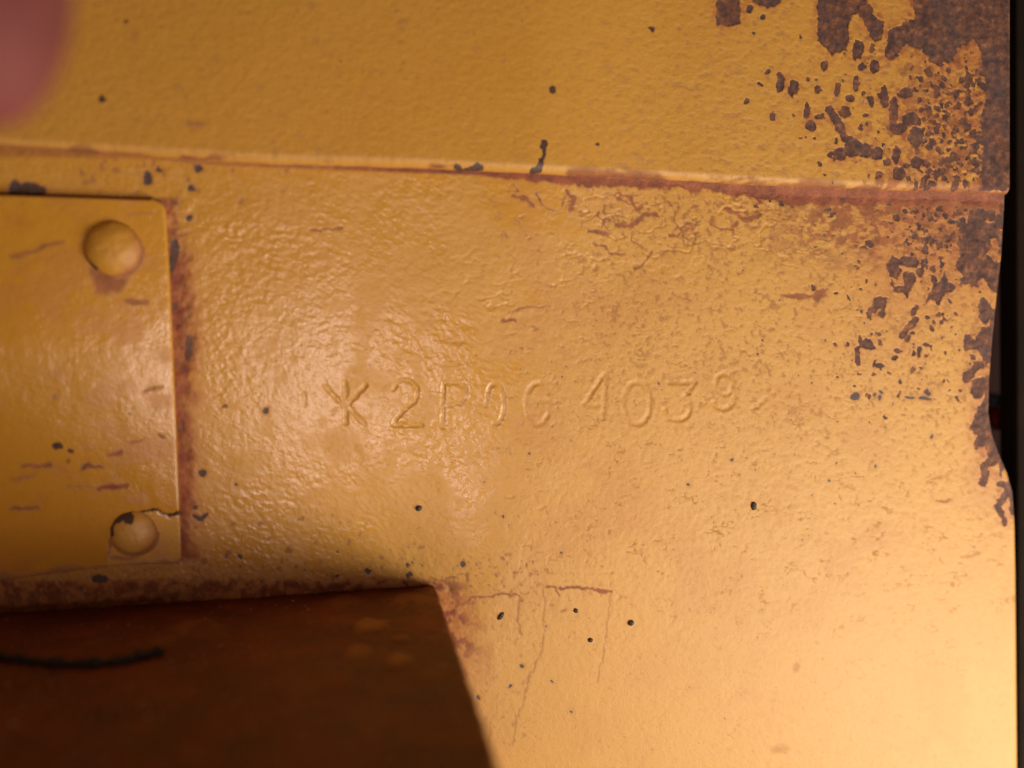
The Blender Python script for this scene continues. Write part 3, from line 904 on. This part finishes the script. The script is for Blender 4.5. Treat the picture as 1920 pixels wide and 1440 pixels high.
# right side
tg = np.gradient(cc[:, -1], axis=0); tg[:, 1] = 0; tg /= np.linalg.norm(tg, axis=1)[:, None]
ow = np.cross(tg, np.array([0, 1., 0])); ow *= np.where((ow[:, :1]) < 0, -1, 1)
rs = np.stack(skirt_rows(cc[:, -1], ow), 1)
cc = np.concatenate([cc, rs], 1)
Ac = np.concatenate([Ac, np.repeat(Ac[:, -1:], rs.shape[1], 1)], 1); Bc = np.concatenate([Bc, np.repeat(Bc[:, -1:], rs.shape[1], 1)], 1)
ts = np.stack(skirt_rows(cc[0], np.array([0, 0, 1.])), 0)[::-1]
bs_ = np.stack(skirt_rows(cc[-1], np.array([0, 0, -1.])), 0)
cc = np.concatenate([ts, cc, bs_], 0)
Ac = np.concatenate([np.repeat(Ac[:1], len(ts), 0), Ac, np.repeat(Ac[-1:], len(bs_), 0)], 0)
Bc = np.concatenate([np.repeat(Bc[:1], len(ts), 0), Bc, np.repeat(Bc[-1:], len(bs_), 0)], 0)
Ac[:len(ts), :, 2] = np.maximum(Ac[:len(ts), :, 2], .5)
Qc = quads(*cc.shape[:2])
pal = Bc[..., 0].reshape(-1)[Qc].mean(1)
ccv = cc.reshape(-1, 3); Acv = Ac.reshape(-1, 4); Bcv = Bc.reshape(-1, 4)
fs = (pal > .5).reshape(cc.shape[0]-1, cc.shape[1]-1)
lab = np.zeros(fs.shape, bool)
seed = np.argwhere(fs)[len(np.argwhere(fs))//2]
lab[tuple(seed)] = True
while True:
    g2 = lab.copy()
    g2[1:] |= lab[:-1]; g2[:-1] |= lab[1:]; g2[:, 1:] |= lab[:, :-1]; g2[:, :-1] |= lab[:, 1:]
    g2 &= fs
    if (g2 == lab).all(): break
    lab = g2
isf = lab.ravel()
cover = link('cover_plate', sub_mesh(ccv, Qc[~isf], Acv, Bcv), COVER, frame)
cover['label'] = 'bulging yellow cover plate riveted on, cracked at its lower corner'
frag = link('corner_fragment', sub_mesh(ccv, Qc[isf], Acv, Bcv), COVER, cover)
frag['label'] = 'paler broken corner round the lower rivet'


def rivet(px, py, rpx, h, chips, pale=0.0):
    base = pt(px, py, float(macro_cover(np.array(px), np.array(py)))-.1)
    sc = rpx/F_PX*(np.linalg.norm(np.array(base)-_C))
    prof = [(1.22, -.30), (1.14, -.06), (1.06, -.05), (1.01, -.02)] + [(math.cos(t_)**.9+.001, .80*math.sin(t_)-.10*max(0, t_-1.0)**2) for t_ in np.linspace(.04, math.pi/2, 14)]
    co, f = lathe([(r*sc, z*sc*h) for r, z in prof], 64)
    co[:, 2] += .00012*fbm(co[:, 0]*1e4*1.2, co[:, 1]*1e4*1.2, 14, 351, 3)
    me = mesh_from(co, f)
    a = np.zeros((len(co), 4), np.float32); b = np.zeros((len(co), 4), np.float32)
    for ang0, ang1, r0, r1, lay in chips:
        th = np.degrees(np.arctan2(co[:, 1], co[:, 0])) % 360
        rr = np.hypot(co[:, 0], co[:, 1])/sc
        nz = fbm(co[:, 0]/sc*20, co[:, 1]/sc*20, 7, 361, 2)*.12
        m = sstep(ang0-6, ang0+6, th)*(1-sstep(ang1-6, ang1+6, th))*sstep(r0-.04, r0+.04, rr+nz)*(1-sstep(r1-.04, r1+.04, rr+nz))
        a[:, lay] = np.maximum(a[:, lay], m)
    rr = np.hypot(co[:, 0], co[:, 1])/sc
    b[:, 1] = .5*sstep(.9, 1.05, rr)
    b[:, 0] = pale; b[:, 2] = .65
    a[:, 2] = np.maximum(a[:, 2], .8*sstep(.97, 1.02, rr)*(1-sstep(1.10, 1.2, rr)))
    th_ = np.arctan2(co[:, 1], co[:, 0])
    a[:, 1] = np.maximum(a[:, 1], .55*sstep(.55, 1.0, rr)*sstep(.2, .9, np.cos(th_+.2)+.3*fbm(co[:, 0]/sc*9, co[:, 1]/sc*9, 3, 521, 2)))  # right side reddened in colour to stand for the rivet's shading
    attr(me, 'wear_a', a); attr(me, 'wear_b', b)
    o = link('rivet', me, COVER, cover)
    o.location = base
    o.rotation_euler = (math.radians(90), 0, 0)
    return o


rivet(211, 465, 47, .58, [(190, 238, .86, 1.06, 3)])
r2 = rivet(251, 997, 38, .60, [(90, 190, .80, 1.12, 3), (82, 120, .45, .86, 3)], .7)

# --- ledge (bracket) standing out from the plate, seen from above
LED, nt_ = None, None
RUSTY = None


def ledge_material():
    m, nt, N, L, bs = new_mat('dark_rusty_brown_paint')
    co = N.new('ShaderNodeTexCoord').outputs['Object']
    med = noise(nt, 130, 5, .6, co); fine = noise(nt, 1500, 3, .6, co)
    c = ramp(nt, med, [(.3, (.13, .020, .004)), (.5, (.22, .038, .007)), (.72, (.32, .066, .013))])
    A = N.new('ShaderNodeAttribute'); A.attribute_name = 'wear_a'
    sa = N.new('ShaderNodeSeparateColor'); L.new(A.outputs['Color'], sa.inputs[0])
    c = mix(nt, sa.outputs[0], c, mix(nt, fine, (.42, .15, .024), (.56, .25, .05)))
    c = mix(nt, sa.outputs[1], c, (.15, .040, .022))
    c = mix(nt, math_n(nt, 'MULTIPLY', noise(nt, 700, 5, .7, co), .55), c, (.05, .013, .005))
    L.new(c, bs.inputs['Base Color'])
    L.new(mixf(nt, fine, .5, .75), bs.inputs['Roughness'])
    L.new(bump(nt, noise(nt, 900, 4, .6, co), .5, .00015), bs.inputs['Normal'])
    return m


LEDGE = ledge_material()
bx_ = np.concatenate([np.linspace(-760, -40, 24)[:-1], np.arange(-40, 808.1, 3.0), [808.5]])
far = place(bx_, BRACKET_TOP(bx_), macro_main(bx_, BRACKET_TOP(bx_))-.3)
ty = np.concatenate([np.linspace(0, .030, 170), np.linspace(.031, .078, 40)])
far3 = np.repeat(far[None], len(ty), 0)
far3[..., 1] -= ty[:, None]
# slope a touch, and the end flares outward as it comes forward
sfrac = np.clip((bx_-500)/308, 0, 1)
far3[..., 0] += .012*ty[:, None]*sfrac[None, :]
gxm, gym = far3[..., 0]*1e4, far3[..., 1]*1e4
far3[..., 2] += (.00006*fbm(gxm, gym, 14, 371, 3)+.00016*fbm(gxm, gym, 60, 381, 3))
dn = np.zeros((len(ty), len(bx_), 4), np.float32)
lumps = [(.0600, 0, 0, 0)]


def ledge_point(px, py):
    """where the sight line of a pixel meets the top of the ledge"""
    z0 = float(np.interp(px, bx_, far[:, 2]))
    a = (px-960.0)/F_PX; b = (720.0-py)/F_PX
    d = _F+a*_R+b*_U
    P = None
    for _ in range(6):
        tt_ = (z0-_C[2])/d[2]
        P = _C+tt_*d
        z0 = float(np.interp(P[0], far[:, 0], far[:, 2]))
    return Vector(P)


for px, py, r, hgt, am in [(690, 1175, .0034, .0006, 1.0), (750, 1200, .0018, .0003, .35), (668, 1222, .0026, .0003, .75), (745, 1243, .0024, .0005, 1.0), (800, 1270, .002, .0002, .3),
                           (370, 1180, .0055, .0003, .55), (310, 1200, .003, .0002, .35), (640, 1130, .004, .0003, .3), (760, 1125, .004, .0002, .45), (180, 1205, .003, .0002, .25), (800, 1130, .004, .0001, .5)]:
    p = ledge_point(px, py)
    d = np.hypot(far3[..., 0]-p.x, (far3[..., 1]-p.y)*.8)
    d = d*(1+.35*fbm(gxm, gym, 18, 391, 2))
    k = 1-sstep(.35*r, r, d)
    far3[..., 2] += hgt*k
    dn[..., 0] = np.maximum(dn[..., 0], am*k)
endk = np.clip((bx_-770)/38, 0, 1)
dn[..., 0] = np.maximum(dn[..., 0], .45*endk[None, :]*sstep(-.1, .4, fbm(gxm, gym, 25, 401, 3)))
dn[..., 1] = .6*sstep(.1, .5, fbm(gxm, gym, 50, 411, 3))
# right end: rounded arris then down
rr_ = .0007
far3[:, -1, 0] += .00022*fbm(ty*1e4, ty*0, 9, 511, 3)
ends = [far3[:, -1]+np.array([rr_*math.sin(a), 0, -rr_*(1-math.cos(a))]) for a in np.linspace(.3, math.pi/2, 5)]
ends += [far3[:, -1]+np.array([rr_, 0, -.004]), far3[:, -1]+np.array([rr_-.0002, 0, -.012])]
lg = np.concatenate([far3, np.stack(ends, 1)], 1)
dn = np.concatenate([dn, np.repeat(dn[:, -1:], len(ends), 1)], 1)
fr = [lg[-1]+np.array([0, -rr_, -rr_]), lg[-1]+np.array([0, -rr_, -.012])]
lg = np.concatenate([lg, np.stack(fr, 0)], 0); dn = np.concatenate([dn, np.repeat(dn[-1:], 2, 0)], 0)
und = lg[-1].copy(); und[:, 1] = far[:, 1].mean()+.0003; und[:, 2] = lg[-1][:, 2]
lg = np.concatenate([lg, und[None]], 0); dn = np.concatenate([dn, dn[-1:]], 0)
me = mesh_from(lg.reshape(-1, 3), quads(*lg.shape[:2]))
attr(me, 'wear_a', dn.reshape(-1, 4))
ledge = link('ledge', me, LEDGE, frame)
ledge['label'] = 'dark rust brown ledge standing out from the yellow plate'

# --- crumbs of dirt stuck on the main plate
CRUMB = simple_mat('dark_dirt_crumb', [(.3, (.03, .02, .012)), (.7, (.09, .06, .035))], 1500, .7)
for px, py, rx, ry, ang in [(785, 953, 6.5, 6, 0), (939, 1155, 4.5, 8.5, -.6), (1183, 1168, 6, 5.5, .6), (1107, 1200, 4.5, 4.5, .2), (1413, 949, 5.5, 8, .1), (1080, 1145, 4, 4.5, .5)]:
    b = pt(px, py, float(macro_main(np.array(px), np.array(py)))+.02)
    k = (Vector(b)-CPOS).length/F_PX
    n_lat, n_lon = 5, 9
    prof = [(1.0, -.3), (1.02, .15), (.86, .5), (.5, .72), (.001, .78)]
    co_, f_ = lathe(prof, 9)
    co_ += np.random.default_rng(int(px)).normal(0, .07, co_.shape)
    co_ = co_*np.array([rx*k, ry*k, min(rx, ry)*k])
    o = link('dirt_crumb', mesh_from(co_, f_, True), CRUMB, main_plate)
    o.location = b
    o.rotation_euler = (math.radians(90), -ang, 0)

# ------------------------------------------------------------------ loose strand and grit on the ledge
def tube(pts, radii, seg=8):
    pts = [Vector(p) for p in pts]
    co_ = []; f_ = []
    for i, p in enumerate(pts):
        tdir = (pts[min(i+1, len(pts)-1)]-pts[max(i-1, 0)]).normalized()
        a = tdir.cross(Vector((0, 0, 1)))
        a = a.normalized() if a.length > 1e-6 else Vector((1, 0, 0))
        b = tdir.cross(a)
        for k in range(seg):
            th = 2*math.pi*k/seg
            co_.append(p+(a*math.cos(th)+b*math.sin(th))*radii[i])
    for i in range(len(pts)-1):
        for k in range(seg):
            f_.append((i*seg+k, i*seg+(k+1) % seg, (i+1)*seg+(k+1) % seg, (i+1)*seg+k))
    return np.array(co_), np.array(f_)


STRAND = simple_mat('black_strand', [(.3, (.012, .010, .009)), (.7, (.045, .036, .028))], 900, .65)
path = [(-130, 1216), (-60, 1226), (-10, 1232), (25, 1241), (60, 1245), (100, 1249), (140, 1250), (180, 1249), (215, 1246), (245, 1242), (262, 1235), (282, 1232), (300, 1228), (308, 1226)]
dense = []
for (a, b), (c, d) in zip(path[:-1], path[1:]):
    for k in range(4):
        dense.append((a+(c-a)*k/4, b+(d-b)*k/4))
dense.append(path[-1])
pp = []; rad = []
for i, (x, y) in enumerate(dense):
    q = ledge_point(x, y)
    rr0 = .00062*(1+.35*math.sin(i*1.3)*math.sin(i*.37))
    if i > len(dense)-5: rr0 *= .75
    if i == len(dense)-1: rr0 *= .3
    q.z += rr0*.75
    pp.append(q); rad.append(rr0)
co_, f_ = tube(pp, rad)
strand = link('dark_strand', mesh_from(co_, f_), STRAND)
tag(strand, 'thin bent black strand lying on the dark brown ledge', 'strand')

GRIT = simple_mat('pale_grit', [(.3, (.40, .25, .17)), (.7, (.80, .64, .52))], 500, .8)
gv = []; gf = []
for i in range(1100):
    x = random.uniform(-30, 860); y = random.uniform(1120, 1440)
    if y < BRACKET_TOP(min(x, 808))+4: continue
    q = ledge_point(x, y)
    if q.x > far[-1, 0]+.02*(-q.y) - .0004 or q.y > -.0003 or q.y < -.072: continue
    s = .00005+.00017*random.random()**3
    if random.random() < .04: s *= 2.0
    b0 = len(gv)
    ax = random.uniform(0, math.pi)
    for vx, vy_, vz in ((1, 0, 0), (-1, 0, 0), (0, 1, 0), (0, -1, 0), (0, 0, 1), (0, 0, -1)):
        w_ = (vx*math.cos(ax)-vy_*math.sin(ax), vx*math.sin(ax)+vy_*math.cos(ax), vz)
        j = random.uniform(.6, 1.3)
        gv.append((q.x+w_[0]*s*j*1.3, q.y+w_[1]*s*j, q.z+.00006+w_[2]*s*j*.8))
    for tri in ((0, 2, 4), (2, 1, 4), (1, 3, 4), (3, 0, 4), (2, 0, 5), (1, 2, 5), (3, 1, 5), (0, 3, 5)):
        gf.append(tuple(b0+t_ for t_ in tri))
grit = link('grit', mesh_from(np.array(gv), np.array(gf), False), GRIT)
tag(grit, 'fine pale grit scattered over the dark brown ledge', 'grit', kind='stuff')

# ------------------------------------------------------------------ what shows through the gap at the right, and the bar in front of it
DARK = simple_mat('dark_brown_metal', [(.3, (.020, .009, .007)), (.7, (.034, .014, .012))], 60, .9, spec=.1)


def box_mesh(x0, x1, y0, y1, z0, z1, bev_=.0):
    import bmesh
    bm = bmesh.new()
    bmesh.ops.create_cube(bm, size=1)
    for v_ in bm.verts:
        v_.co = Vector((x0+(v_.co.x+.5)*(x1-x0), y0+(v_.co.y+.5)*(y1-y0), z0+(v_.co.z+.5)*(z1-z0)))
    if bev_:
        bmesh.ops.bevel(bm, geom=bm.edges[:], offset=bev_, segments=4, profile=.5, affect='EDGES')
    me_ = bpy.data.meshes.new('box')
    bm.to_mesh(me_); bm.free()
    for p_ in me_.polygons: p_.use_smooth = True
    return me_


backdrop = link('background_panel', box_mesh(.02, .22, .060, .066, -.13, .16, .001), DARK)
tag(backdrop, None, None, kind='structure')

BAR = simple_mat('dark_bar_paint', [(.3, (.012, .007, .004)), (.7, (.022, .012, .006))], 90, .9, spec=.12)
pb0 = pt(1886, -200, -22); pb1 = pt(1894, 1640, -22)
bar = link('upright_bar', box_mesh(0, .024, -.003, .003, -.16, .16, .0006), BAR)
ang = math.atan2(pb1.x-pb0.x, pb0.z-pb1.z)
mid = (pb0+pb1)/2
bar.location = mid
bar.rotation_euler = (0, -ang, 0)
tag(bar, 'blurred dark brown upright bar behind the right end of the yellow plates', 'bar')

STEEL = simple_mat('grey_steel', [(.3, (.05, .055, .075)), (.7, (.09, .095, .12))], 400, .6, metal=.2, spec=.2)
REDP = simple_mat('red_plastic', [(.3, (.14, .014, .012)), (.7, (.20, .022, .018))], 300, .6, spec=.15)


def hexbolt(px, py, h, r, label):
    b = pt(px, py, h)
    root = empty('bolt', b)
    co1, f1 = lathe([(r, -.004), (r, .0), (r*.92, r*.12), (r*.01, r*.12)], 6)
    hd = link('bolt_head', mesh_from(co1, f1, False), STEEL, root); hd.rotation_euler = (math.radians(90), 0, 0)
    co2, f2 = lathe([(r*1.5, -.004), (r*1.5, -.0025), (r*1.45, -.0022), (r*.5, -.0022)], 28)
    ws = link('washer', mesh_from(co2, f2, True), STEEL, root); ws.rotation_euler = (math.radians(90), 0, 0)
    co3, f3 = lathe([(r*.55, -.060-h*.001), (r*.55, -.003)], 16)
    sh = link('shank', mesh_from(np.array(co3), f3, True), STEEL, root); sh.rotation_euler = (math.radians(90), 0, 0)
    tag(root, label, 'bolt')
    return root


hexbolt(1884, 470, -34, .0026, 'grey steel bolt blurred in the dark gap beside the notched plate')
root = empty('red_knob', pt(1868, 785, -33))
co1, f1 = lathe([(.0022, -.027), (.0022, 0), (.0026, .0004), (.0024, .0016), (.0014, .0024), (.00001, .0026)], 28)
k1 = link('cap', mesh_from(co1, f1), REDP, root); k1.rotation_euler = (math.radians(90), 0, 0)
co2, f2 = lathe([(.0016, -.027), (.0016, 0), (.0012, .0006), (.00001, .0008)], 24)
k2 = link('metal_tip', mesh_from(co2, f2), STEEL, root); k2.rotation_euler = (math.radians(90), 0, 0); k2.location = (-.0004, 0, .0040)
tag(root, 'small red knob with a grey tip in the dark gap beside the notched plate', 'knob')

# ------------------------------------------------------------------ the photographer's hand, one fingertip in view
def skin_material():
    m, nt, N, L, bs = new_mat('skin')
    co = N.new('ShaderNodeTexCoord').outputs['Object']
    f = noise(nt, 90, 4, .55, co)
    L.new(ramp(nt, f, [(.3, (.16, .040, .032)), (.7, (.22, .060, .046))]), bs.inputs['Base Color'])
    bs.inputs['Roughness'].default_value = .7
    bs.inputs['Specular IOR Level'].default_value = .25
    bs.inputs['Subsurface Weight'].default_value = .25
    bs.inputs['Subsurface Radius'].default_value = (.004, .0015, .0008)
    bs.inputs['Subsurface Scale'].default_value = .6
    L.new(bump(nt, noise(nt, 1200, 3, .5, co), .3, .0001), bs.inputs['Normal'])
    return m


SKIN = skin_material()
tip = pt(-56, 56, 80.0)           # centre of the fingertip ball
ax_x = Vector((1, 0, 0)); ax_y = Vector((0, 1, 0)); ax_z = Vector((0, 0, 1))


def P(dx, dy, dz): return tip+Vector((dx, -.4*dy, dz))*.001


V = []; E = []; RAD = []


def vert(p, r):
    V.append(p); RAD.append(r*.001); return len(V)-1


wrist = vert(P(-78, -58, 175), 26)
palm0 = vert(P(-66, -50, 140), 27)
E.append((wrist, palm0))
forearm = vert(P(-96, -70, 235), 29); E.append((forearm, wrist))
palm1 = vert(P(-50, -40, 112), 22); E.append((palm0, palm1))


def chain(root_, pts_, rads_):
    prev = root_
    for p_, r_ in zip(pts_, rads_):
        i_ = vert(p_, r_); E.append((prev, i_)); prev = i_


chain(palm1, [P(-32, -34, 92), P(-20, -30, 66), P(-9, -20, 42), P(-4, -10, 22), P(-1, -3, 9), P(0, 0, 0), P(.3, .6, -4.5), P(.5, 1, -7.5)], [11, 10, 9.4, 9.2, 8.8, 8.0, 5.6, 2.6])
chain(palm1, [P(-52, -36, 88), P(-50, -20, 62), P(-44, -22, 36), P(-42, -38, 24), P(-42, -46, 26)], [11, 10, 9.3, 8.6, 7.6])
chain(palm1, [P(-70, -40, 92), P(-70, -24, 68), P(-64, -26, 46), P(-62, -42, 38), P(-62, -48, 40)], [10.5, 9.6, 9, 8.3, 7.3])
chain(palm1, [P(-88, -46, 104), P(-88, -32, 84), P(-82, -34, 66), P(-80, -46, 60), P(-80, -52, 62)], [9.5, 8.6, 8, 7.4, 6.6])
chain(palm0, [P(-38, -66, 124), P(-22, -72, 104), P(-14, -70, 80), P(-14, -68, 68)], [13, 11, 10, 8])
me = bpy.data.meshes.new('hand')
me.from_pydata([tuple(p) for p in V], E, [])
hand = link('hand', me, SKIN)
sk = hand.modifiers.new('skin', 'SKIN')
for i, sv in enumerate(me.skin_vertices[0].data):
    sv.radius = (RAD[i], RAD[i]); sv.use_root = (i == wrist)
sk.use_smooth_shade = True
sd = hand.modifiers.new('sub', 'SUBSURF'); sd.levels = 2; sd.render_levels = 2
tag(hand, "person's pink fingertip hanging blurred in front of the upper plate", 'hand')
